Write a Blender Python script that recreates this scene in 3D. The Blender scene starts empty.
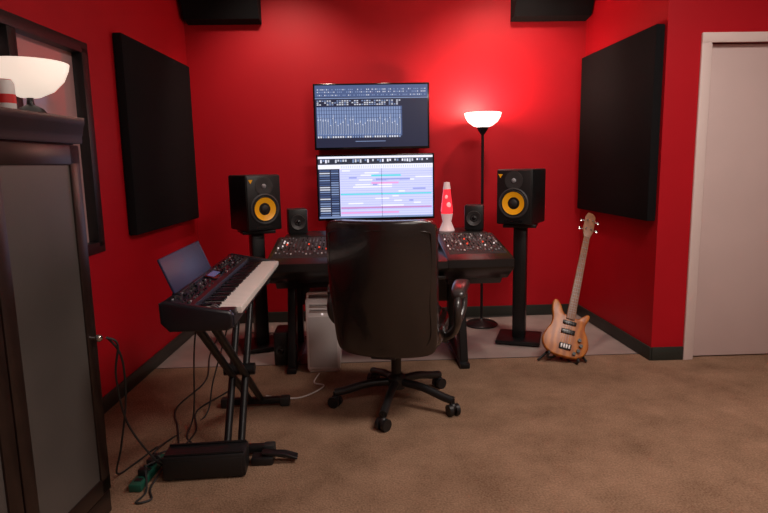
import bpy, bmesh, math, random
from mathutils import Vector, Matrix
random.seed(7)
S = bpy.context.scene
S.view_settings.view_transform = 'Standard'
S.view_settings.look = 'None'

# ---------------------------------------------------------------- materials
def mat(name, col, rough=0.5, metal=0.0, emit=None, es=0.0, bump=0.0, bscale=80, var=0.0, vscale=8, coat=0.0, spec=0.5, sheen=0.0):
    m = bpy.data.materials.new(name); m.use_nodes = True
    nt = m.node_tree; b = nt.nodes['Principled BSDF']
    c = (*col, 1)
    b.inputs['Base Color'].default_value = c
    b.inputs['Roughness'].default_value = rough
    b.inputs['Metallic'].default_value = metal
    b.inputs['Specular IOR Level'].default_value = spec
    if coat: b.inputs['Coat Weight'].default_value = coat
    if sheen: b.inputs['Sheen Weight'].default_value = sheen
    if emit:
        b.inputs['Emission Color'].default_value = (*emit, 1)
        b.inputs['Emission Strength'].default_value = es
    tc = None
    if bump or var:
        tc = nt.nodes.new('ShaderNodeTexCoord')
    if var:
        n = nt.nodes.new('ShaderNodeTexNoise'); n.inputs['Scale'].default_value = vscale; n.inputs['Detail'].default_value = 6
        nt.links.new(tc.outputs['Object'], n.inputs['Vector'])
        r = nt.nodes.new('ShaderNodeValToRGB')
        r.color_ramp.elements[0].position = .3; r.color_ramp.elements[1].position = .7
        r.color_ramp.elements[0].color = (*[x*(1-var) for x in col], 1)
        r.color_ramp.elements[1].color = (*[min(1, x*(1+var)) for x in col], 1)
        nt.links.new(n.outputs['Fac'], r.inputs['Fac']); nt.links.new(r.outputs['Color'], b.inputs['Base Color'])
    if bump:
        n2 = nt.nodes.new('ShaderNodeTexNoise'); n2.inputs['Scale'].default_value = bscale; n2.inputs['Detail'].default_value = 4
        nt.links.new(tc.outputs['Object'], n2.inputs['Vector'])
        bp = nt.nodes.new('ShaderNodeBump'); bp.inputs['Strength'].default_value = bump; bp.inputs['Distance'].default_value = .01
        nt.links.new(n2.outputs['Fac'], bp.inputs['Height']); nt.links.new(bp.outputs['Normal'], b.inputs['Normal'])
    return m

M_RED = mat('red_paint', (.47, .0035, .012), .55, bump=.08, bscale=150, var=.05, vscale=2, spec=.28)
M_GREY = mat('warm_grey_paint', (.45, .36, .32), .7)
M_CEIL = mat('ceiling_white', (.6, .55, .52), .8)
M_BASE = mat('baseboard_dark', (.022, .027, .022), .5)
M_TRIM = mat('trim_offwhite', (.76, .63, .60), .5)
M_DOOR = mat('door_paint', (.64, .50, .48), .5, var=.03, vscale=3)
M_FAB = mat('acoustic_fabric_black', (.008, .008, .009), .95, bump=.3, bscale=400, spec=.15)
M_BLK = mat('black_plastic', (.010, .010, .011), .42)
M_BLKG = mat('black_gloss', (.006, .006, .008), .12)
M_BLKM = mat('black_metal', (.012, .012, .013), .35, metal=.3)
M_DESK = mat('desk_black_laminate', (.012, .010, .010), .3)
M_LEA = mat('black_leather', (.015, .012, .012), .26, bump=.10, bscale=70, spec=.7, coat=.35)
M_PAD = mat('armrest_leather', (.030, .027, .028), .28, spec=.7, coat=.3)
M_WOOD = mat('espresso_wood', (.018, .009, .007), .35, var=.3, vscale=12)
M_FROST = mat('frosted_glass', (.085, .076, .070), .36, var=.25, vscale=1.6, spec=.5)
M_SIL = mat('brushed_aluminium', (.82, .78, .77), .42, metal=.12)
M_CHR = mat('chrome', (.7, .7, .7), .15, metal=1)
M_GRILL = mat('grille_grey', (.05, .048, .05), .5, metal=.2)
M_PERF = mat('perforated_aluminium', (.55, .52, .51), .45, metal=.1, var=.3, vscale=300)
M_MIX = mat('mixer_faceplate', (.032, .029, .031), .42)
M_KNOB = mat('knob_grey', (.11, .105, .11), .45)
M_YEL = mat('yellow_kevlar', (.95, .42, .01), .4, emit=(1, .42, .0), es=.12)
M_RUB = mat('rubber', (.02, .02, .02), .6)
M_IVORY = mat('white_keys', (.88, .84, .80), .25)
M_KBODY = mat('synth_body', (.012, .012, .018), .28)
M_BLUE = mat('music_rest_blue', (.018, .026, .075), .4)
M_TAG = mat('label_grey', (.30, .30, .33), .5)
M_WHT = mat('white_print', (.75, .72, .7), .5)
M_REDP = mat('red_plastic', (.6, .02, .02), .4)
M_GREEN = mat('green_plastic', (.01, .09, .06), .4)
M_LED = mat('led_white', (.8, .8, .8), .4, emit=(1, .85, .85), es=.6)
M_LEDR = mat('led_red', (.8, .05, .02), .4, emit=(1, .08, .03), es=.9)
M_BOWL = mat('lit_frosted_bowl', (.9, .85, .8), .4, emit=(1, .80, .70), es=2.2)
M_BOWL2 = mat('opal_glass_bowl', (.9, .85, .8), .3, emit=(1, .82, .68), es=.75)
M_LAVA = mat('lava_red_glass', (.8, .02, .03), .15, emit=(1, .04, .06), es=.9)
M_LAVAB = mat('lava_wax', (.9, .2, .2), .3, emit=(1, .35, .35), es=1.0)
M_CONE = mat('lamp_base_white', (.75, .62, .62), .3, emit=(1, .6, .6), es=.25)
M_LIGHTP = mat('light_panel', (.9, .9, .9), .5, emit=(1, .9, .8), es=2.0)
M_ROSE = mat('rosewood_neck', (.24, .10, .045), .4, var=.2, vscale=30)
M_PICK = mat('pickup_black', (.01, .01, .01), .3)
M_CARPR = mat('tile_vinyl', (.36, .29, .265), .45, var=.12, vscale=6)

def carpet():
    m = bpy.data.materials.new('carpet_brown'); m.use_nodes = True
    nt = m.node_tree; b = nt.nodes['Principled BSDF']; b.inputs['Roughness'].default_value = .95
    b.inputs['Specular IOR Level'].default_value = .1
    tc = nt.nodes.new('ShaderNodeTexCoord')
    n1 = nt.nodes.new('ShaderNodeTexNoise'); n1.inputs['Scale'].default_value = 130; n1.inputs['Detail'].default_value = 3
    n2 = nt.nodes.new('ShaderNodeTexNoise'); n2.inputs['Scale'].default_value = 3.5; n2.inputs['Detail'].default_value = 8; n2.inputs['Roughness'].default_value = .65
    for n in (n1, n2): nt.links.new(tc.outputs['Object'], n.inputs['Vector'])
    mx = nt.nodes.new('ShaderNodeMath'); mx.operation = 'MULTIPLY_ADD'; mx.inputs[1].default_value = .5
    nt.links.new(n1.outputs['Fac'], mx.inputs[0])
    m2 = nt.nodes.new('ShaderNodeMath'); m2.operation = 'MULTIPLY'; m2.inputs[1].default_value = .5
    nt.links.new(n2.outputs['Fac'], m2.inputs[0]); nt.links.new(m2.outputs[0], mx.inputs[2])
    r = nt.nodes.new('ShaderNodeValToRGB')
    r.color_ramp.elements[0].position = .36; r.color_ramp.elements[1].position = .64
    r.color_ramp.elements[0].color = (.165, .098, .060, 1); r.color_ramp.elements[1].color = (.375, .235, .155, 1)
    nt.links.new(mx.outputs[0], r.inputs['Fac']); nt.links.new(r.outputs['Color'], b.inputs['Base Color'])
    bp = nt.nodes.new('ShaderNodeBump'); bp.inputs['Strength'].default_value = .6; bp.inputs['Distance'].default_value = .008
    nt.links.new(n1.outputs['Fac'], bp.inputs['Height']); nt.links.new(bp.outputs['Normal'], b.inputs['Normal'])
    return m
M_CARPET = carpet()

def basswood():
    m = bpy.data.materials.new('amber_burl_wood'); m.use_nodes = True
    nt = m.node_tree; b = nt.nodes['Principled BSDF']; b.inputs['Roughness'].default_value = .35
    tc = nt.nodes.new('ShaderNodeTexCoord'); w = nt.nodes.new('ShaderNodeTexWave')
    w.inputs['Scale'].default_value = 7; w.inputs['Distortion'].default_value = 5; w.inputs['Detail'].default_value = 3
    nt.links.new(tc.outputs['Object'], w.inputs['Vector'])
    r = nt.nodes.new('ShaderNodeValToRGB')
    r.color_ramp.elements[0].color = (.34, .09, .010, 1); r.color_ramp.elements[1].color = (.52, .165, .020, 1)
    nt.links.new(w.outputs['Fac'], r.inputs['Fac']); nt.links.new(r.outputs['Color'], b.inputs['Base Color'])
    return m
M_BASSW = basswood()

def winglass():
    m = bpy.data.materials.new('window_glass_lit_room_tint'); m.use_nodes = True
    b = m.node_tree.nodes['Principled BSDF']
    b.inputs['Base Color'].default_value = (.62, .38, .38, 1); b.inputs['Roughness'].default_value = .06  # lit room beyond the pane is painted into the pink base colour
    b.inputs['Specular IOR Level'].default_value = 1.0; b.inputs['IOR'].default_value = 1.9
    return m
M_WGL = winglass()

# ---------------------------------------------------------------- geometry kit
def catmull(pts, n=6, closed=False):
    P = [Vector(p) for p in pts]; out = []; L = len(P)
    rng = L if closed else L-1
    for i in range(rng):
        if closed: a, b, c, d = P[(i-1) % L], P[i], P[(i+1) % L], P[(i+2) % L]
        else: a, b, c, d = P[max(i-1, 0)], P[i], P[i+1], P[min(i+2, L-1)]
        for k in range(n):
            t = k/n
            out.append(.5*((2*b)+(c-a)*t+(2*a-5*b+4*c-d)*t*t+(3*b-a-3*c+d)*t**3))
    if not closed: out.append(P[-1])
    return out

class Thing:
    def __init__(s, name, loc=(0, 0, 0), rz=0, mtx=None):
        s.name = name; s.parts = {}; s.cur = None
        s.mtx = mtx if mtx is not None else Matrix.Translation(loc) @ Matrix.Rotation(rz, 4, 'Z')
        s.lights = []
    def part(s, n):
        s.cur = n
        if n not in s.parts: s.parts[n] = (bmesh.new(), [])
        return s
    def _merge(s, tb, m, T=None, recalc=True):
        if s.cur is None: s.part(s.name+'_mesh')
        bm, mats = s.parts[s.cur]
        if m not in mats: mats.append(m)
        i = mats.index(m)
        if T is not None: tb.transform(T)
        if recalc: bmesh.ops.recalc_face_normals(tb, faces=tb.faces[:])
        for f in tb.faces: f.material_index = i; f.smooth = True
        me = bpy.data.meshes.new('t'); tb.to_mesh(me); bm.from_mesh(me); bpy.data.meshes.remove(me); tb.free()
    def box(s, c, size, m, bev=0.0, rot=None, seg=2):
        tb = bmesh.new(); bmesh.ops.create_cube(tb, size=1)
        tb.transform(Matrix.Diagonal((*size, 1)))
        if bev: bmesh.ops.bevel(tb, geom=tb.edges[:], offset=min(bev, min(size)*.45), segments=seg, affect='EDGES', profile=.5)
        T = Matrix.Translation(c)
        if rot is not None: T = T @ rot
        s._merge(tb, m, T); return s
    def box2(s, a, b, m, bev=0.0):
        a = Vector(a); b = Vector(b)
        return s.box((a+b)/2, [abs(x) for x in (b-a)], m, bev)
    def soft(s, c, size, m, p=6, n=12, rot=None, fn=None):
        tb = bmesh.new(); bmesh.ops.create_cube(tb, size=2)
        bmesh.ops.subdivide_edges(tb, edges=tb.edges[:], cuts=n, use_grid_fill=True)
        for v in tb.verts:
            k = max(abs(x) for x in v.co); q = sum(abs(x)**p for x in v.co)**(1/p)
            co = v.co*(k/q) if q else v.co
            co = Vector((co.x*size[0]/2, co.y*size[1]/2, co.z*size[2]/2))
            v.co = fn(co) if fn else co
        T = Matrix.Translation(c)
        if rot is not None: T = T @ rot
        s._merge(tb, m, T); return s
    def cyl(s, p, q, r1, m, r2=None, seg=20):
        p = Vector(p); q = Vector(q); r2 = r1 if r2 is None else r2
        tb = bmesh.new(); d = q-p
        bmesh.ops.create_cone(tb, cap_ends=True, segments=seg, radius1=r1, radius2=r2, depth=d.length)
        T = Matrix.Translation((p+q)/2) @ d.to_track_quat('Z', 'Y').to_matrix().to_4x4()
        s._merge(tb, m, T); return s
    def sph(s, c, r, m, sc=(1, 1, 1), seg=20):
        tb = bmesh.new(); bmesh.ops.create_uvsphere(tb, u_segments=seg, v_segments=seg//2, radius=r)
        s._merge(tb, m, Matrix.Translation(c) @ Matrix.Diagonal((*sc, 1))); return s
    def lathe(s, prof, c, m, seg=32, T=None):
        tb = bmesh.new(); rings = []
        for r, z in prof:
            if r < 1e-5: rings.append([tb.verts.new((0, 0, z))])
            else: rings.append([tb.verts.new((r*math.cos(2*math.pi*k/seg), r*math.sin(2*math.pi*k/seg), z)) for k in range(seg)])
        for a, b in zip(rings, rings[1:]):
            for k in range(seg):
                k2 = (k+1) % seg
                if len(a) == 1 and len(b) == 1: continue
                if len(a) == 1: tb.faces.new((a[0], b[k], b[k2]))
                elif len(b) == 1: tb.faces.new((a[k], a[k2], b[0]))
                else: tb.faces.new((a[k], a[k2], b[k2], b[k]))
        TT = Matrix.Translation(c)
        if T is not None: TT = TT @ T
        s._merge(tb, m, TT); return s
    def tube(s, pts, r, m, n=6, seg=8, smooth=True):
        P = catmull(pts, n) if smooth else [Vector(p) for p in pts]
        tb = bmesh.new(); rings = []
        up = Vector((0, 0, 1)); prev = None
        for i, p in enumerate(P):
            t = (P[min(i+1, len(P)-1)]-P[max(i-1, 0)]).normalized()
            if prev is None:
                x = t.cross(up)
                if x.length < .05: x = t.cross(Vector((1, 0, 0)))
                x.normalize()
            else:
                x = prev - t*prev.dot(t); x.normalize()
            y = t.cross(x); prev = x
            rings.append([tb.verts.new(p+r*(math.cos(2*math.pi*k/seg)*x+math.sin(2*math.pi*k/seg)*y)) for k in range(seg)])
        for a, b in zip(rings, rings[1:]):
            for k in range(seg): tb.faces.new((a[k], a[(k+1) % seg], b[(k+1) % seg], b[k]))
        tb.faces.new(rings[0]); tb.faces.new(rings[-1])
        s._merge(tb, m); return s
    def prism(s, poly, axis, a, b, m, bev=0.0):
        tb = bmesh.new()
        def P(u, v, w): return {'x': (w, u, v), 'y': (u, w, v), 'z': (u, v, w)}[axis]
        A = [tb.verts.new(P(u, v, a)) for u, v in poly]; B = [tb.verts.new(P(u, v, b)) for u, v in poly]
        fa = tb.faces.new(A); fb = tb.faces.new(B); n = len(poly)
        for k in range(n): tb.faces.new((A[k], A[(k+1) % n], B[(k+1) % n], B[k]))
        bmesh.ops.recalc_face_normals(tb, faces=tb.faces[:])
        if bev:
            ed = set(fa.edges) | set(fb.edges)
            bmesh.ops.bevel(tb, geom=list(ed), offset=bev, segments=3, affect='EDGES', profile=.5)
        s._merge(tb, m); return s
    def quad(s, x0, z0, x1, z1, y, m):
        tb = bmesh.new()
        tb.faces.new([tb.verts.new(v) for v in ((x0, y, z0), (x1, y, z0), (x1, y, z1), (x0, y, z1))])
        s._merge(tb, m, recalc=False); return s
    def light(s, ld, loc, rot=(0, 0, 0)): s.lights.append((ld, loc, rot))
    def done(s):
        names = list(s.parts); single = len(names) == 1 and not s.lights
        root = None
        if not single:
            root = bpy.data.objects.new(s.name, None); root.matrix_world = s.mtx; root.empty_display_size = .1
            S.collection.objects.link(root)
        for n in names:
            bm, mats = s.parts[n]
            for e in bm.edges:
                if len(e.link_faces) == 2:
                    if e.calc_face_angle(0) > math.radians(38): e.smooth = False
            me = bpy.data.meshes.new(s.name if single else n); bm.to_mesh(me); bm.free()
            for m in mats: me.materials.append(m)
            o = bpy.data.objects.new(s.name if single else n, me); S.collection.objects.link(o)
            if single: o.matrix_world = s.mtx; root = o
            else: o.parent = root
        for ld, loc, rot in s.lights:
            o = bpy.data.objects.new('bulb', ld); S.collection.objects.link(o)
            o.parent = root; o.location = loc; o.rotation_euler = rot
        return root

# ---------------------------------------------------------------- room shell
YB = 4.72; XR = 1.803; YD = 3.52; CZ = 2.75; XF = 3.6; YF = -2.6
LL = (-1.30, YB, 0); LR = math.radians(-2.35)
RL = (XR, YD, 0); RR = math.radians(1.4)      # right wall is very slightly splayed
t = Thing('floor')
t.part('carpet').box2((-1.9, YF, -.1), (XF+.1, 3.65, 0), M_CARPET)
t.part('tile_strip').box2((-1.9, 3.65, -.1), (2.0, YB+.1, -.003), M_CARPR)
t.part('carpet_edge_strip').box2((-1.35, 3.645, -.01), (1.79, 3.655, .001), M_GRILL)
t.done()
Thing('ceiling').box2((-1.9, YF, CZ), (XF+.1, YB+.1, CZ+.1), M_CEIL).done()
Thing('wall_back').box2((-1.5, YB, 0), (2.0, YB+.12, CZ), M_RED).done()
Thing('wall_right', RL, RR).box2((0, .1195, 0), (.12, 1.25, CZ), M_RED).done()
DX0, DX1, DH = 2.06, 2.90, 1.925
t = Thing('wall_door_side')
t.prism([(XR, YD), (DX0, YD), (DX0, YD+.12), (XR-.0029, YD+.12)], 'z', 0, CZ, M_RED)
t.box2((DX0, YD, DH), (DX1, YD+.12, CZ), M_RED).box2((DX1, YD, 0), (XF, YD+.12, CZ), M_RED)
t.done()
t = Thing('trim_door')
t.box2((DX0-.055, YD-.018, 0), (DX0+.004, YD-.001, DH-.004), M_TRIM, .003)
t.box2((DX1-.004, YD-.018, 0), (DX1+.055, YD-.001, DH-.004), M_TRIM, .003)
t.box2((DX0-.055, YD-.018, DH-.004), (DX1+.055, YD-.001, DH+.052), M_TRIM, .003)
t.box2((DX0+.0005, YD, 0), (DX0+.015, YD+.1, DH-.001), M_TRIM).box2((DX1-.015, YD, 0), (DX1-.0005, YD+.1, DH-.001), M_TRIM)
t.done()
t = Thing('door_1')
t.part('slab').box2((DX0+.018, YD+.03, .008), (DX1-.018, YD+.07, DH-.006), M_DOOR, .003)
t.part('lever_handle').cyl((DX1-.09, YD+.03, .98), (DX1-.09, YD+.018, .98), .027, M_CHR)
t.cyl((DX1-.09, YD+.02, .98), (DX1-.09, YD-.03, .98), .01, M_CHR).cyl((DX1-.09, YD-.025, .98), (DX1-.20, YD-.025, .98), .009, M_CHR)
t.done()
Thing('wall_far_right').box2((XF, YF, 0), (XF+.12, YD+.12, CZ), M_GREY).done()
Thing('wall_front').box2((-1.9, YF-.12, 0), (XF+.1, YF, CZ), M_GREY).done()
W0, W1, WZ0, WZ1 = 1.60, 3.30, .86, 1.85
t = Thing('wall_left', LL, LR)
t.box2((-.14, -W0, 0), (0, .15, CZ), M_RED).box2((-.14, -7.4, 0), (0, -W1, CZ), M_RED)
t.box2((-.14, -W1, 0), (0, -W0, WZ0), M_RED).box2((-.14, -W1, WZ1), (0, -W0, CZ), M_RED)
t.done()
t = Thing('window_1', LL, LR)
f = .045
t.part('frame')
t.box2((-.06, -W0-f+.0, WZ0), (.012, -W0+.02, WZ1), M_BLK, .003).box2((-.06, -W1, WZ0), (.012, -W1+f, WZ1), M_BLK, .003)
t.box2((-.06, -W1, WZ0-.03), (.012, -W0+.02, WZ0+f-.02), M_BLK, .003).box2((-.06, -W1, WZ1-f+.02), (.012, -W0+.02, WZ1+.03), M_BLK, .003)
t.box2((-.06, -2.22, WZ0), (.006, -2.16, WZ1), M_BLK, .003)
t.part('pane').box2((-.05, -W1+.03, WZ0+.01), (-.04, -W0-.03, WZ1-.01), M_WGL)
t.done()
BH = .085
Thing('baseboard_left', LL, LR).box2((.001, -7.2, 0), (.014, -.02, BH), M_BASE, .003).done()
Thing('baseboard_back').box2((-1.28, YB-.014, 0), (XR-.05, YB-.001, BH), M_BASE, .003).done()
Thing('baseboard_right', RL, RR).box2((-.014, -.012, 0), (-.001, 1.18, BH), M_BASE, .003).done()
t = Thing('baseboard_door_side').box2((XR+.001, YD-.014, 0), (DX0-.057, YD-.001, BH), M_BASE, .003)
t.box2((DX1+.057, YD-.014, 0), (XF, YD-.001, BH), M_BASE, .003); t.done()

# acoustic panels
t = Thing('acoustic_panel', LL, LR)
t.box2((.002, -1.27, .875), (.055, -.12, 2.0), M_FAB, .008); t.done()
t = Thing('acoustic_panel', RL, RR)
t.box2((-.058, .020, .88), (-.002, 1.13, 2.035), M_FAB, .008); t.done()
for nm, xa, xb in (('l', -1.27, -.72), ('r', 1.18, 1.765)):
    t = Thing('bass_trap')
    t.prism([(YB-.003, 2.32), (YB-.12, 2.335), (YB-.30, CZ-.003), (YB-.003, CZ-.003)], 'x', xa, xb, M_FAB); t.done()

# ---------------------------------------------------------------- TVs
def em(name, c, e): return mat('scr_'+name, (.0, .0, .0), .4, emit=c, es=e)
E_NAVY = em('navy', (.016, .020, .05), 1); E_STRIP = em('strip', (.22, .30, .52), 1); E_STRIP2 = em('strip2', (.07, .11, .25), 1)
E_TXT = em('text', (.65, .68, .8), 1); E_LAV = em('lavender', (.60, .62, 1.0), 1.15); E_LAV2 = em('lavender_dim', (.36, .40, .85), 1)
E_PINK = em('pink', (.9, .40, .80), 1); E_CYAN = em('cyan', (.15, .75, .85), 1); E_WHITE = em('white', (.85, .85, 1), 1.15)
E_DK = em('dark', (.03, .035, .06), 1); E_MAG = em('magenta', (.6, .30, .65), 1)

def tv(x0, x1, z0, z1, y, content):
    t = Thing('wall_monitor', ((x0+x1)/2, y, (z0+z1)/2)); w = x1-x0; h = z1-z0
    t.part('bezel').box((0, .02, 0), (w, .035, h), M_BLKG, .006)
    t.box((0, .045, 0), (w*.7, .03, h*.7), M_BLK, .01)
    t.part('mount').box2((-.1, .05, -.1), (.1, YB-y-.002, .1), M_BLKM, .004)
    b = .014; W = w-2*b; H = h-2*b-.004
    def q(u0, v0, u1, v1, m, k=1): t.quad(-w/2+b+u0*W, h/2-b-v1*H, -w/2+b+u1*W, h/2-b-v0*H, .0015-.0006*k, m)
    t.part('screen'); content(q); t.done()

def scr_mixer(q):
    q(0, 0, 1, 1, E_NAVY)
    q(0, .0, 1, .035, E_STRIP2, 2)
    q(0, .035, 1, .19, E_STRIP2, 1.5)
    for i in range(60):
        x = .02+i/62
        for v in (.06, .10, .15):
            if random.random() < .7: q(x, v, x+.009, v+.018, random.choice((E_TXT, E_STRIP, E_STRIP)), 3)
    q(0, .20, 1, .215, E_STRIP, 2)
    for r in range(3):
        for i in range(34):
            x = .015+i*.022
            if random.random() < .75: q(x, .24+r*.03, x+.015, .258+r*.03, random.choice((E_STRIP, E_TXT, E_TXT, E_STRIP)), 3)
    q(.01, .34, .77, .82, E_STRIP2, 2)
    for i in range(34):
        x = .015+i*.022
        q(x, .35, x+.015, .80, E_STRIP, 3)
        hgt = random.uniform(.08, .2); q(x+.005, .72-hgt, x+.009, .78, E_DK, 4); q(x+.003, .72-hgt, x+.012, .735-hgt, E_TXT, 5)
        q(x+.010, .78-hgt*1.6, x+.0125, .78, E_TXT, 4)
        q(x, .815, x+.014, .845, E_TXT if random.random() < .6 else E_STRIP, 3)
    for r in range(3): q(.01, .40+r*.06, .77, .405+r*.06, E_NAVY, 5)
    q(.35, .90, .62, .91, E_STRIP, 2)

def scr_arrange(q):
    q(0, 0, 1, 1, E_LAV)
    q(0, 0, 1, .035, E_WHITE, 2); q(0, .035, 1, .13, E_DK, 2)
    for i in range(44):
        if random.random() < .7: q(.02+i*.0215, .05, .034+i*.0215, .075+random.random()*.03, random.choice((E_WHITE, E_TXT, E_STRIP)), 3)
    q(0, .13, 1, .20, E_WHITE, 2)
    for i in range(50): q(.2+i*.016, .15, .203+i*.016, .19, E_STRIP, 3)
    q(0, .20, .185, 1, E_NAVY, 2)
    for i in range(20):
        v = .22+i*.038; q(.01, v, .10, v+.02, random.choice((E_STRIP, E_STRIP2, E_TXT)), 3); q(.11, v, .175, v+.022, random.choice((E_STRIP, E_STRIP2, E_STRIP)), 3)
    for i in range(20):
        v = .22+i*.038; q(.19, v+.03, 1, v+.034, E_LAV2, 2)
    for i in range(26):
        v = .22+random.randrange(19)*.038; u = random.uniform(.2, .85); q(u, v, min(.99, u+random.uniform(.03, .16)), v+.024, random.choice((E_WHITE, E_LAV2, E_WHITE, E_WHITE, E_LAV2)), 3)
    q(.46, .30, .72, .33, E_CYAN, 4); q(.50, .36, .80, .39, E_LAV2, 4); q(.19, .60, .99, .625, E_CYAN, 4)
    q(.46, .42, .70, .45, E_PINK, 4); q(.19, .82, .99, .85, E_MAG, 4); q(.19, .90, .70, .93, E_PINK, 4); q(.55, .20, .553, 1, E_DK, 5)
    q(0, .97, 1, 1, E_STRIP, 5)
tv(-.345, .537, 1.372, 1.865, 4.60, scr_mixer)
tv(-.335, .565, .835, 1.335, 4.54, scr_arrange)

# ---------------------------------------------------------------- desk
t = Thing('studio_desk', (.16, 0, 0))
t.part('main_top').box2((-.70, 3.55, .655), (.70, 4.12, .69), M_DESK, .006)
t.part('rear_shelf').box2((-.68, 3.93, .755), (.69, 4.26, .79), M_DESK, .006)
t.box2((-.66, 4.0, .60), (.67, 4.03, .757), M_DESK)
t.part('centre_console').prism([(3.36, .635), (3.34, .655), (3.345, .695), (3.38, .705), (3.96, .705), (3.96, .56), (3.50, .56)], 'x', -.302, .332, M_DESK)
t.part('centre_tray').box2((-.29, 3.36, .585), (.32, 3.75, .605), M_DESK, .006)
for sx, xa, xb in ((-1, -.72, -.30), (1, .33, .72)):
    t.part('console_pod_left' if sx < 0 else 'console_pod_right')
    t.prism([(3.36, .635), (3.34, .655), (3.345, .70), (3.38, .712), (3.92, .785), (3.96, .785), (3.96, .56), (3.50, .56)], 'x', xa, xb, M_DESK, .006)
    t.prism([(3.44, .7175), (3.45, .726), (3.90, .788), (3.91, .781)], 'x', xa+.025, xb-.02, M_MIX)
    n = 16; sl = (.062/.45)
    for i in range(n):
        x = xa+.04+i*(xb-xa-.075)/(n-1)
        for j in range(8):
            y = 3.60+j*.038; z = .726+(y-3.45)*sl
            mm = random.choice((M_BLK, M_KNOB, M_BLK, M_KNOB, M_KNOB, M_TAG, M_TAG, M_BLK, M_WHT))
            if random.random() < .07: mm = random.choice((M_LED, M_LED, M_LEDR))
            t.cyl((x, y, z-.002), (x, y, z+.008), .0048 if j < 6 else .0035, mm, seg=8)
        y = 3.52+random.uniform(-.03, .03); z = .726+(y-3.45)*sl
        t.box((x, 3.52, .727+(.07)*sl), (.003, .10, .003), M_BLK, rot=Matrix.Rotation(math.atan(sl), 4, 'X'))
        t.box((x, y, z+.005), (.009, .016, .008), M_TAG if i % 4 else M_WHT, .002)
    t.part('pod_rack')
    t.prism([(3.46, .60), (3.95, .60), (3.95, .515), (3.56, .515)], 'x', xa+.03, xb-.03, M_DESK, .004)
for sx, x in (('left', -.61), ('right', .455)):
    t.part('leg_'+sx)
    t.prism([(3.66, .56), (3.74, .56), (3.62, .03), (3.50, .03), (3.50, .05)], 'x', x-.025, x+.025, M_BLKM, .006)
    t.prism([(3.98, .60), (4.06, .60), (4.10, .03), (4.02, .03)], 'x', x-.025, x+.025, M_BLKM, .006)
    t.box2((x-.03, 3.46, 0.0), (x+.03, 4.14, .035), M_BLKM, .008)
t.part('modesty_bar').box2((-.60, 4.03, .30), (.45, 4.05, .48), M_DESK)
t.done()
t = Thing('computer_keyboard', (.17, 3.62, .706))
t.part('base').box2((-.21, -.06, 0), (.21, .06, .012), M_SIL, .004)
t.part('keys')
for i in range(15):
    for j in range(5): t.box((-.19+i*.0271, -.045+j*.0225, .014), (.022, .018, .006), M_WHT, .002)
t.done()

t = Thing('computer_tower', (-.252, 3.70, 0))
t.part('case').box2((-.10, -.23, .022), (.10, .23, .465), M_SIL, .01)
t.part('handles')
for y in (-.225, .225):
    t.tube([(-.085, y*.93, .45), (-.085, y*.93, .485), (-.07, y*.93, .495), (.07, y*.93, .495), (.085, y*.93, .485), (.085, y*.93, .45)], .009, M_SIL)
    t.tube([(-.085, y*.93, .04), (-.085, y*.93, .012), (-.07, y*.93, .010), (.07, y*.93, .010), (.085, y*.93, .012), (.085, y*.93, .04)], .009, M_SIL)
t.part('front_grille').box2((-.085, -.233, .04), (.085, -.229, .355), M_PERF, .001)
t.part('drive_bays').box2((-.075, -.234, .385), (.075, -.229, .405), M_PERF, .001).box2((-.075, -.234, .415), (.075, -.229, .435), M_PERF, .001)
t.box2((-.07, -.235, .393), (.07, -.233, .396), M_BLK).box2((-.07, -.235, .423), (.07, -.233, .426), M_BLK)
t.cyl((.0, -.229, .37), (.0, -.233, .37), .006, M_LED, seg=12)
t.done()
t = Thing('subwoofer_box', (-.53, 3.72, 0))
t.part('cabinet').box2((-.045, -.10, .005), (.045, .10, .22), M_BLK, .01)
t.part('driver').cyl((0, -.10, .10), (0, -.106, .10), .035, M_RUB).sph((0, -.104, .10), .02, M_BLKG, (1, .4, 1))
t.done()

def smallspk(x, y, z, rz):
    t = Thing('mini_speaker', (x, y, z), rz)
    t.part('cabinet').box2((-.065, -.06, .004), (.065, .07, .175), M_BLK, .01)
    t.part('cone').lathe([(.0, .006), (.018, .004), (.02, -.004), (.043, .008), (.05, .010), (.052, .0)], (0, -.061, .085), M_GRILL, 28, Matrix.Rotation(math.radians(90), 4, 'X'))
    t.sph((0, -.060, .085), .018, M_BLKG, (1, .5, 1))
    t.part('foot').box2((-.05, -.05, 0), (.05, .06, .005), M_RUB); t.done()
smallspk(-.445, 4.08, .792, math.radians(12)); smallspk(.785, 4.08, .792, math.radians(-14))

t = Thing('lava_lamp', (.590, 4.06, .791))
t.part('base').lathe([(0, 0), (.052, 0), (.054, .006), (.030, .065), (.040, .115), (.040, .12), (0, .12)], (0, 0, 0), M_CONE)
t.part('globe').lathe([(.0, .118), (.038, .118), (.042, .14), (.024, .29), (.0, .29)], (0, 0, 0), M_LAVA)
t.part('wax').sph((.006, -.030, .18), .017, M_LAVAB, (1, .6, 1.3)).sph((-.006, -.026, .235), .011, M_LAVAB, (1, .6, 1.4))
t.part('cap').lathe([(0, .288), (.026, .288), (.019, .335), (0, .337)], (0, 0, 0), M_CONE)
t.done()

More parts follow.
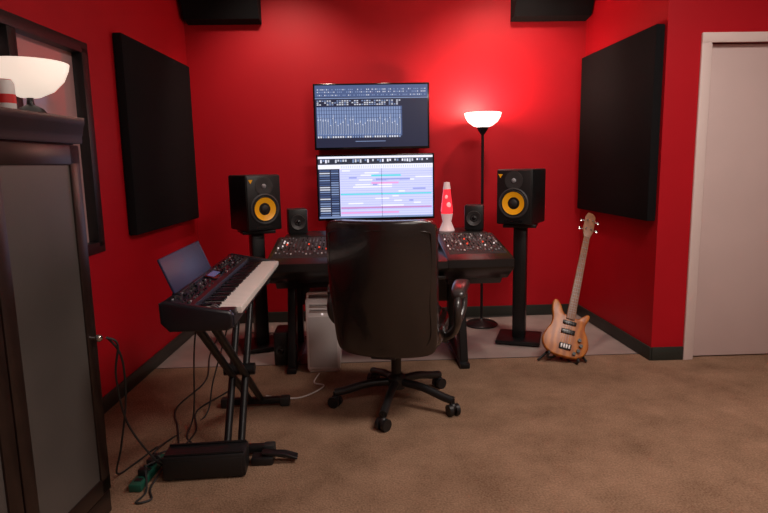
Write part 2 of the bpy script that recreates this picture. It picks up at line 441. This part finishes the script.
def speaker(x, y, z, rz):
    t = Thing('studio_monitor_speaker', (x, y, z), rz)
    w, d, h = .25, .29, .37
    RX = Matrix.Rotation(math.radians(90), 4, 'X')
    t.part('cabinet').box2((-w/2, -d/2, 0), (w/2, d/2, h), M_BLK, .012)
    t.part('baffle').box2((-w/2+.006, -d/2-.010, .006), (w/2-.006, -d/2+.004, h-.006), M_BLK, .008)
    yf = -d/2-.010
    t.part('woofer_ring').lathe([(.103, .0), (.103, .006), (.095, .010), (.088, .008), (.086, .0)], (0, yf, .145), M_GRILL, 40, RX)
    t.part('woofer_surround').lathe([(.088, .004), (.082, .010), (.076, .008), (.074, .002)], (0, yf, .145), M_RUB, 40, RX)
    t.part('woofer_cone').lathe([(.076, .004), (.055, -.004), (.026, -.008)], (0, yf-.006, .145), M_YEL, 40, RX)
    t.part('dust_cap').sph((0, yf-.002, .145), .027, M_RUB, (1, .45, 1))
    t.part('tweeter_guide').lathe([(.062, .0), (.062, .005), (.05, .006), (.02, .001), (.016, .001)], (.0, yf, .295), M_GRILL, 36, RX)
    t.sph((.0, yf-.002, .295), .016, M_TAG, (1, .6, 1))
    t.part('badge').prism([(-.108, .338), (-.078, .338), (-.093, .312)], 'y', yf-.003, yf+.001, M_YEL)
    t.part('port').box2((-.06, yf-.002, .018), (.06, yf+.002, .032), M_BLKG)
    t.done()
def stand(x, y, rz, H):
    t = Thing('speaker_stand', (x, y, 0), rz)
    t.part('base').box2((-.15, -.15, .006), (.15, .15, .032), M_BLKM, .006)
    for a in (-1, 1):
        for b in (-1, 1): t.cyl((a*.12, b*.12, 0), (a*.12, b*.12, .01), .012, M_RUB, seg=10)
    t.part('column').box2((-.045, -.06, .03), (.045, .06, H-.02), M_BLKM, .012)
    t.part('top_plate').box2((-.11, -.12, H-.022), (.11, .12, H), M_BLKM, .004)
    t.done()
stand(1.10, 4.03, math.radians(-20), .837); speaker(1.10, 4.03, .838, math.radians(-34))
stand(-.725, 4.06, math.radians(20), .832); speaker(-.725, 4.06, .833, math.radians(34))

t = Thing('torchiere_floor_lamp', (.918, 4.46, 0))
t.part('base').lathe([(0, 0), (.125, 0), (.128, .008), (.11, .022), (.03, .032), (.012, .05), (0, .05)], (0, 0, 0), M_BLKM, 40)
t.part('pole').cyl((0, 0, .04), (0, 0, 1.50), .0105, M_BLKM)
t.part('socket').lathe([(.011, 1.46), (.03, 1.485), (.045, 1.515), (0, 1.515)], (0, 0, 0), M_BLKM)
t.part('bowl').lathe([(.03, 1.512), (.07, 1.525), (.11, 1.555), (.13, 1.59), (.137, 1.618), (.133, 1.620), (.105, 1.563), (.06, 1.533), (0, 1.525)], (0, 0, 0), M_BOWL, 48)
l = bpy.data.lights.new('torchiere_bulb', 'POINT'); l.energy = 20; l.color = (1, .68, .52); l.shadow_soft_size = .05
t.light(l, (0, 0, 1.64)); t.done()

# ---------------------------------------------------------------- office chair
t = Thing('office_chair', (.162, 2.97, 0), math.radians(-15))
t.part('base')
for k in range(5):
    a = math.radians(-90+72*k); c, s_ = math.cos(a), math.sin(a)
    t.tube([(.03*c, .03*s_, .125), (.15*c, .15*s_, .118), (.27*c, .27*s_, .088), (.325*c, .325*s_, .078)], .021, M_BLK, 4, 10)
t.lathe([(0, .09), (.045, .09), (.05, .15), (.032, .17), (0, .17)], (0, 0, 0), M_BLK)
t.part('casters')
for k in range(5):
    a = math.radians(-90+72*k); c, s_ = math.cos(a), math.sin(a); sd = a+random.uniform(.5, 1.6)
    px, py = .325*c, .325*s_; ax = Vector((math.cos(sd), math.sin(sd), 0))
    for sg in (-1, 1):
        p = Vector((px, py, .030)); t.cyl(p+ax*sg*.008, p+ax*sg*.028, .030, M_BLK, seg=20)
    t.cyl((px, py, .03), (px, py, .085), .009, M_BLKM); t.sph((px, py, .045), .022, M_BLK)
t.part('gas_lift').cyl((0, 0, .15), (0, 0, .30), .027, M_BLK).cyl((0, 0, .29), (0, 0, .37), .017, M_BLKM)
t.part('mechanism').box2((-.11, -.16, .335), (.11, .12, .37), M_BLK, .01)
t.tube([(.1, .03, .35), (.22, .03, .345), (.27, .03, .34)], .006, M_BLKM)
t.part('seat').soft((0, .02, .42), (.52, .54, .13), M_LEA, p=5)
t.soft((0, .03, .475), (.46, .46, .07), M_LEA, p=4)
t.part('backrest')
def bf(v):
    z = v.z; u = min(1, max(0, (z+.33)/.66))
    w = 1.0-.045*(1-u)**1.5
    y = v.y + (.09*(v.x/.26)**2) - .02 - .11*u - .027*math.sin(math.pi*u)
    return Vector((v.x*w, y, z))
t.soft((0, -.245, .677), (.52, .085, .66), M_LEA, p=12, n=22, fn=bf)
def bf2(v):
    z = v.z; u = min(1, max(0, (z+.33)/.66))
    return Vector((v.x, v.y + (.07*(v.x/.26)**2) - .02 - .11*u - .027*math.sin(math.pi*u), z))
for zz, hh in ((-.18, .19), (.02, .19), (.21, .17)):
    t.soft((0, -.195, .685), (.42, .07, hh), M_LEA, p=4, n=10, fn=lambda v, zz=zz: bf2(Vector((v.x, v.y, v.z+zz))))
t.part('rear_piping')
pp = []
for (x, z) in ((-.215, -.27), (-.232, -.05), (-.24, .22), (-.21, .275), (0, .283), (.21, .275), (.24, .22), (.232, -.05), (.215, -.27), (0, -.285)):
    v = bf(Vector((x, -.0415, z))); pp.append(v+Vector((0, -.245, .682)))
t.tube([*pp, pp[0]], .0035, M_LEA, 5, 6)
t.part('back_bracket').box2((-.06, -.30, .34), (.06, -.10, .362), M_BLK, .006)
for sg in (-1, 1):
    t.part('arm_right' if sg > 0 else 'arm_left')
    x = .335 if sg > 0 else -.30
    t.soft((x, .03, .640), (.078, .32, .05), M_PAD, p=4, n=8, fn=lambda v: Vector((v.x, v.y, v.z-.02*(v.y/.15)**2)))
    t.tube([(x, .17, .615), (x, .205, .57), (x, .19, .50), (x-.02*sg, .13, .43), (x-.055*sg, .08, .38), (x-.10*sg, .05, .36)], .019, M_PAD, 6, 10)
    t.tube([(x, -.10, .612), (x, -.15, .57), (x, -.13, .50), (x-.02*sg, -.05, .43), (x-.055*sg, 0, .385), (x-.10*sg, .02, .36)], .019, M_PAD, 6, 10)
t.done()

# ---------------------------------------------------------------- keyboard synth
KL = 1.13
t = Thing('synth_keyboard', mtx=Matrix.Translation((-.570, 2.525, .705)) @ Matrix.Rotation(math.radians(90.5), 4, 'Z') @ Matrix.Diagonal((1, .90, 1, 1)))
t.part('body')
t.prism([(-.135, .012), (-.115, 0), (.115, 0), (.14, .03), (.14, .095), (.125, .102), (.022, .081), (.012, .05), (-.135, .045)], 'x', -KL/2+.02, KL/2-.02, M_KBODY)
for xa, xb in ((-KL/2, -KL/2+.035), (KL/2-.025, KL/2)):
    t.prism([(-.132, .008), (-.11, -.002), (.105, -.002), (.138, .03), (.14, .098), (.12, .106), (.02, .088), (-.12, .066), (-.134, .05)], 'x', xa, xb, M_KBODY, .01)
t.box2((-KL/2+.03, -.132, .04), (-KL/2+.085, .015, .064), M_KBODY, .004)
t.part('wheels').cyl((-KL/2+.042, -.05, .058), (-KL/2+.050, -.05, .058), .020, M_KNOB).cyl((-KL/2+.064, -.05, .058), (-KL/2+.072, -.05, .058), .020, M_KNOB)
nk = 44; kx0 = -KL/2+.087; kw = (KL/2-.03-kx0)/nk
t.part('white_keys')
for i in range(nk): t.box2((kx0+i*kw+.0006, -.150, .038), (kx0+(i+1)*kw-.0006, .014, .062), M_IVORY, .0012)
t.part('black_keys')
for i in range(nk-1):
    if (i % 7) in (0, 1, 3, 4, 5): t.box2((kx0+(i+1)*kw-.0052, -.062, .060), (kx0+(i+1)*kw+.0052, .014, .070), M_BLKG, .002)
t.part('controls')
sl = .021/.10
def onp(y): return .081+(y-.022)*sl
for i in range(38):
    x = -KL/2+.06+i*.027
    if -.10 < x < .10: continue
    for y in (.045, .065, .085, .105):
        if random.random() < .7:
            if random.random() < .6: t.box((x, y, onp(y)+.001), (.012, .007, .005), random.choice((M_KNOB, M_GRILL, M_TAG, M_BLKG)), .001)
            else: t.cyl((x, y, onp(y)-.002), (x, y, onp(y)+.008), .006, random.choice((M_GRILL, M_BLKG)), seg=10)
t.part('display').box((0, .075, onp(.075)+.002), (.17, .06, .004), M_BLKG, .001, rot=Matrix.Rotation(math.atan(sl), 4, 'X'))
t.box((0, .08, onp(.08)+.004), (.11, .033, .003), mat('lcd_blue', (.05, .07, .12), .2, emit=(.1, .15, .35), es=.35), rot=Matrix.Rotation(math.atan(sl), 4, 'X'))
t.part('music_rest')
t.box((-.16, .148, .160), (.54, .010, .15), M_BLUE, .004, rot=Matrix.Rotation(math.radians(-24), 4, 'X'))
t.box((-.16, .118, .10), (.54, .03, .012), M_KBODY, .003)
t.done()

# keyboard stand (double X)
t = Thing('keyboard_stand', (-.585, 0, 0))
for x in (-.03, .03):
    t.part('brace_a').cyl((x, 2.12, .685), (x, 3.00, .035), .0165, M_BLKM)
    t.part('brace_b').cyl((x, 2.90, .685), (x, 2.46, .035), .0165, M_BLKM)
t.part('pivot').cyl((-.07, 2.66, .325), (.07, 2.66, .325), .028, M_BLKM)
t.part('feet')
for y in (2.46, 3.00): t.box2((-.16, y-.02, .012), (.16, y+.02, .048), M_BLKM, .01); t.box2((-.18, y-.025, 0), (-.13, y+.025, .05), M_RUB, .008); t.box2((.13, y-.025, 0), (.18, y+.025, .05), M_RUB, .008)
t.part('top_bars')
for y in (2.12, 2.90): t.box2((-.10, y-.018, .675), (.12, y+.018, .703), M_RUB, .008)
t.done()

# pedals on the floor
t = Thing('pedal_power_box', (-.665, 2.32, 0), math.radians(3))
t.part('housing').box2((-.165, -.065, .006), (.165, .055, .105), M_BLK, .008)
t.part('top_lip').box2((-.158, -.058, .105), (.158, -.046, .113), M_BLKM, .003).box2((-.158, .036, .105), (.158, .048, .113), M_BLKM, .003)
t.part('front_panel').box2((-.15, -.067, .02), (.15, -.064, .09), M_BLK, .002)
t.part('feet')
for a in (-.14, .14):
    for b in (-.045, .035): t.cyl((a, b, 0), (a, b, .008), .012, M_RUB, seg=10)
t.done()
t = Thing('sustain_pedal', (-.400, 2.385, 0), math.radians(-90))
t.part('housing').box2((-.033, -.095, .0), (.033, .0, .035), M_BLK, .008)
t.part('lever').prism([(.10, .018), (-.05, .045), (-.05, .052), (.05, .045), (.10, .028)], 'x', -.022, .022, M_BLKM, .003)
t.done()

# ---------------------------------------------------------------- cabinet left
CB = (-.950, 2.07, 0); CR = math.radians(-5)
t = Thing('glass_door_cabinet', CB, CR)
L = .92; D = .37
t.part('carcass')
t.box2((-D, -L, .04), (-.02, -L+.02, 1.345), M_WOOD).box2((-D, -.02, .04), (-.02, 0, 1.345), M_WOOD)
t.box2((-D, -L, .04), (-D+.01, 0, 1.345), M_WOOD).box2((-D, -L, .05), (-.02, 0, .08), M_WOOD).box2((-D, -L, 1.315), (-.02, 0, 1.35), M_WOOD)
t.part('plinth').box2((-D+.01, -L+.005, 0), (-.004, -.004, .085), M_WOOD, .004)
t.part('cornice')
t.prism([(0.004, 1.34), (.006, 1.348), (.006, 1.362), (.010, 1.372), (.016, 1.40), (.020, 1.408), (.020, 1.425), (-D, 1.425), (-D, 1.34)], 'y', -L-.02, .012, M_WOOD)
for n, (ya, yb) in enumerate(((-L/2+.003, -.002), (-L+.002, -L/2-.003))):
    t.part('door_%d' % (n+1)); w = .058
    t.box2((-.02, ya, .09), (.0, ya+w, 1.335), M_WOOD, .004).box2((-.02, yb-w, .09), (.0, yb, 1.335), M_WOOD, .004)
    t.box2((-.02, ya, 1.27), (.0, yb, 1.335), M_WOOD, .004).box2((-.02, ya, .09), (.0, yb, .15), M_WOOD, .004)
    t.part('glass_%d' % (n+1)).box2((-.014, ya+w-.005, .145), (-.007, yb-w+.005, 1.275), M_FROST)
t.part('knobs')
for y in (-.03, -L+.03):
    t.cyl((0, y, .67), (.018, y, .67), .006, M_CHR).sph((.022, y, .67), .013, M_CHR)
t.part('shelf').box2((-D+.01, -L+.02, .70), (-.02, -.02, .72), M_WOOD)
t.done()
t = Thing('table_lamp', (-1.045, 1.975, 1.426))
t.part('base').lathe([(0, 0), (.045, 0), (.047, .006), (.036, .022), (.012, .035), (.009, .055), (.022, .062), (0, .062)], (0, 0, 0), M_BLKM)
t.part('bowl').lathe([(0, .055), (.03, .058), (.072, .078), (.102, .110), (.118, .146), (.121, .162), (.117, .164), (.094, .118), (.05, .080), (0, .068)], (0, 0, 0), M_BOWL2, 48)
t.done()
t = Thing('drink_can', (-1.018, 1.79, 1.426))
t.part('body').lathe([(0, 0), (.024, 0), (.028, .006), (.028, .075), (.023, .085), (0, .085)], (0, 0, 0), M_WHT)
t.part('band').lathe([(.0284, .020), (.0286, .020), (.0286, .045), (.0284, .045)], (0, 0, 0), M_REDP)
t.part('lid').cyl((0, 0, .083), (0, 0, .087), .022, M_REDP); t.done()

# ---------------------------------------------------------------- bass guitar
bot = Vector((1.235, 3.50, .050)); head = Vector((1.59, 4.02, .895))
zd = (head-bot).normalized(); nrm = Vector((-.28, -1, 0)); nrm = (nrm - zd*nrm.dot(zd)).normalized()
yd = -nrm; xd = yd.cross(zd)
Mx = Matrix((( xd.x, yd.x, zd.x, bot.x), (xd.y, yd.y, zd.y, bot.y), (xd.z, yd.z, zd.z, bot.z), (0, 0, 0, 1)))
TL = (head-bot).length
t = Thing('bass_guitar', mtx=Mx)
ol = [(0, 0), (.085, .008), (.14, .05), (.157, .115), (.14, .18), (.112, .235), (.112, .28), (.125, .32), (.128, .352), (.112, .362), (.088, .345), (.06, .315), (.03, .31), (-.03, .32), (-.058, .345), (-.078, .385), (-.104, .42), (-.13, .425), (-.142, .395), (-.135, .34), (-.12, .28), (-.125, .225), (-.15, .165), (-.162, .105), (-.14, .045), (-.08, .006)]
P = [(v.x*.90, v.y*.86) for v in catmull([(x, z, 0) for x, z in ol], 4, True)]
t.part('body').prism(P, 'y', 0, .04, M_BASSW, .008)
t.part('neck').prism([(-.028, .25), (.028, .25), (.020, TL-.19), (-.020, TL-.19)], 'y', -.008, .012, M_ROSE, .003)
t.part('frets')
for i in range(20):
    z = (TL-.19) - (TL-.19-.03)*(1-2**(-(i+1)/12))*1.0
    if z > .27: t.box((0, -.0085, z), (.042, .0015, .0015), M_TAG)
t.part('headstock').prism([(-.021, TL-.195), (.021, TL-.195), (.036, TL-.14), (.032, TL-.03), (.012, TL-.005), (-.02, TL-.0), (-.034, TL-.03), (-.036, TL-.13)], 'y', -.002, .014, M_ROSE, .003)
t.part('tuners')
for sx in (-1, 1):
    for z in (TL-.13, TL-.065):
        t.cyl((sx*.03, .008, z), (sx*.052, .008, z), .004, M_CHR, seg=8); t.box((sx*.057, .008, z), (.014, .008, .022), M_CHR, .003)
        t.cyl((sx*.018, -.002, z), (sx*.018, -.014, z), .006, M_CHR, seg=10)
t.part('pickups').box((0, -.005, .165), (.085, .014, .030), M_PICK, .004).box((.0, -.005, .225), (.085, .014, .024), M_PICK, .004)
t.part('bridge').box((0, -.005, .065), (.075, .014, .04), M_BLKM, .004)
for i in range(4): t.box((-.024+i*.016, -.012, .065), (.010, .008, .026), M_SIL, .002)
t.part('knobs')
for x, z in ((.078, .125), (.092, .09), (.082, .055), (.06, .03)): t.cyl((x, 0, z), (x, -.018, z), .011, M_PICK, seg=14)
t.part('strings')
for i in range(4):
    t.cyl((-.024+i*.016, -.016, .07), (-.013+i*.0088, -.012, TL-.19), .0007, M_TAG, seg=5)
t.done()
t = Thing('guitar_stand')
B = lambda x, y, z: Mx @ Vector((x, y, z))
t.part('yoke')
for sx in (-1, 1):
    t.tube([B(sx*.09, -.02, .002), B(sx*.09, -.022, -.014), B(sx*.09, .03, -.016), B(sx*.06, .062, -.008), B(sx*.02, .066, .03)], .008, M_RUB, 5, 8)
t.part('spine').tube([B(0, .066, .0), B(0, .066, .28)], .010, M_BLKM, smooth=False)
t.tube([B(-.06, .064, .28), B(.06, .064, .28)], .009, M_RUB, smooth=False)
t.part('legs')
h = B(0, .066, .16); ft = bot
for dx, dy in ((-.14, .06), (.15, .0), (.14, .42)):
    t.tube([h, (ft.x+dx, ft.y+dy, .010)], .008, M_BLKM, smooth=False)
t.done()

# ---------------------------------------------------------------- cables & power strip
t = Thing('power_strip', (-.905, 2.31, 0), math.radians(-4))
t.part('housing').box2((-.026, -.13, .0), (.026, .13, .032), M_GREEN, .006)
t.part('sockets')
for i in range(5): t.box((0, -.09+i*.04, .033), (.03, .026, .004), M_BLK, .002)
t.part('plugs').box((0, -.05, .045), (.03, .03, .03), M_BLK, .004).box((0, .03, .045), (.03, .03, .03), M_BLK, .004).box((0, .07, .045), (.03, .03, .03), M_BLK, .004)
t.done()
def cable(pts, r=.0042, m=M_RUB):
    Thing('cable').tube(pts, r, m, 8, 6).done()
z = .006
cable([(-.924, 2.075, .66), (-.89, 2.09, .63), (-.915, 2.11, .5), (-.91, 2.16, .30), (-.86, 2.24, .12), (-.845, 2.33, .03), (-.88, 2.36, .062)])
cable([(-.924, 2.085, .66), (-.885, 2.10, .58), (-.90, 2.14, .4), (-.96, 2.2, .18), (-1.02, 2.28, .03), (-1.00, 2.40, z), (-.92, 2.46, .05), (-.905, 2.38, .062)])
cable([(-.905, 2.35, .062), (-.88, 2.46, .03), (-.85, 2.52, z), (-.92, 2.75, z), (-1.0, 3.0, z), (-.95, 3.4, z), (-1.05, 3.9, z), (-1.1, 4.4, z)])
cable([(-.905, 2.27, .062), (-.865, 2.38, .04), (-.85, 2.47, z), (-.82, 2.7, z), (-.88, 2.95, z), (-.78, 3.2, z), (-.70, 3.5, z)])
cable([(-.845, 2.31, .03), (-.86, 2.20, z), (-.83, 2.12, z), (-.88, 2.10, z), (-.87, 2.18, z), (-.90, 2.27, .062)])
cable([(-.66, 3.05, .70), (-.72, 3.09, .45), (-.80, 3.0, .15), (-.82, 2.88, z), (-.92, 2.62, z), (-.905, 2.42, .062)])
cable([(-.71, 2.6, .73), (-.79, 2.68, .45), (-.84, 2.76, .08), (-.85, 2.66, z), (-.80, 2.56, z), (-.80, 2.40, z)])
cable([(-.55, 3.12, z), (-.45, 3.08, z), (-.36, 3.08, z), (-.28, 3.16, z), (-.24, 3.25, z), (-.3, 3.3, z), (-.28, 3.44, .01)], .004, M_WHT)
cable([(-.250, 3.945, .25), (-.33, 4.16, .05), (-.45, 4.25, z), (-.6, 4.35, z), (-.9, 4.4, z)])
cable([(.45, 4.10, .3), (.62, 4.22, .05), (.72, 4.30, z), (.78, 4.62, z), (1.0, 4.66, z), (1.3, 4.68, z)])

# ---------------------------------------------------------------- lights
def panel_light(x, y, sx, sy, e, col=(1, .86, .74)):
    t = Thing('unseen_ceiling_light', (x, y, CZ))
    t.part('housing').box2((-sx/2-.02, -sy/2-.02, -.012), (sx/2+.02, sy/2+.02, 0), M_TRIM)
    t.part('diffuser').box2((-sx/2, -sy/2, -.016), (sx/2, sy/2, -.011), M_LIGHTP)
    l = bpy.data.lights.new('panel_lamp', 'AREA'); l.shape = 'RECTANGLE'; l.size = sx; l.size_y = sy; l.energy = e; l.color = col
    t.light(l, (0, 0, -.03)); t.done()
def downlight(x, y, e, tx=0, ang=95, col=(1, .80, .66), ty=0):
    t = Thing('recessed_downlight', (x, y, CZ))
    t.part('rim').lathe([(.06, 0), (.075, -.0), (.078, -.008), (.06, -.010), (.055, -.002)], (0, 0, 0), M_TRIM)
    t.part('lens').cyl((0, 0, -.003), (0, 0, -.006), .055, M_LIGHTP)
    l = bpy.data.lights.new('downlight_lamp', 'SPOT'); l.energy = e; l.color = col; l.spot_size = math.radians(ang); l.spot_blend = .8; l.shadow_soft_size = .06
    t.light(l, (0, 0, -.03), (tx, ty, 0)); t.done()
panel_light(1.4, 1.9, 1.1, .6, 44, (1, .87, .79))
panel_light(1.2, -.4, 1.2, .6, 30, (1, .87, .79))  # added soft fill behind the camera, shaped as a ceiling panel
downlight(-.55, 3.85, 58, math.radians(34)); downlight(1.15, 3.85, 62, math.radians(34)); downlight(.3, 3.8, 16, math.radians(22))

w = bpy.data.worlds.new('world'); S.world = w; w.use_nodes = True
w.node_tree.nodes['Background'].inputs[0].default_value = (.05, .02, .02, 1)

# ---------------------------------------------------------------- camera
yaw = math.radians(2.1); p = math.radians(8.8); r = .019
F = Vector((math.sin(yaw)*math.cos(p), math.cos(yaw)*math.cos(p), -math.sin(p)))
R = Vector((math.cos(yaw), -math.sin(yaw), 0)); U = R.cross(F)
cx = (R - U*r).normalized(); cy = (U + R*r).normalized(); cz = -F
cam = bpy.data.cameras.new('camera'); co = bpy.data.objects.new('camera', cam); S.collection.objects.link(co)
co.matrix_world = Matrix(((cx.x, cy.x, cz.x, 0), (cx.y, cy.y, cz.y, 0), (cx.z, cy.z, cz.z, 1.25), (0, 0, 0, 1)))
cam.sensor_fit = 'HORIZONTAL'; cam.sensor_width = 36; cam.lens = 590/768*36; cam.clip_start = .05
S.camera = co
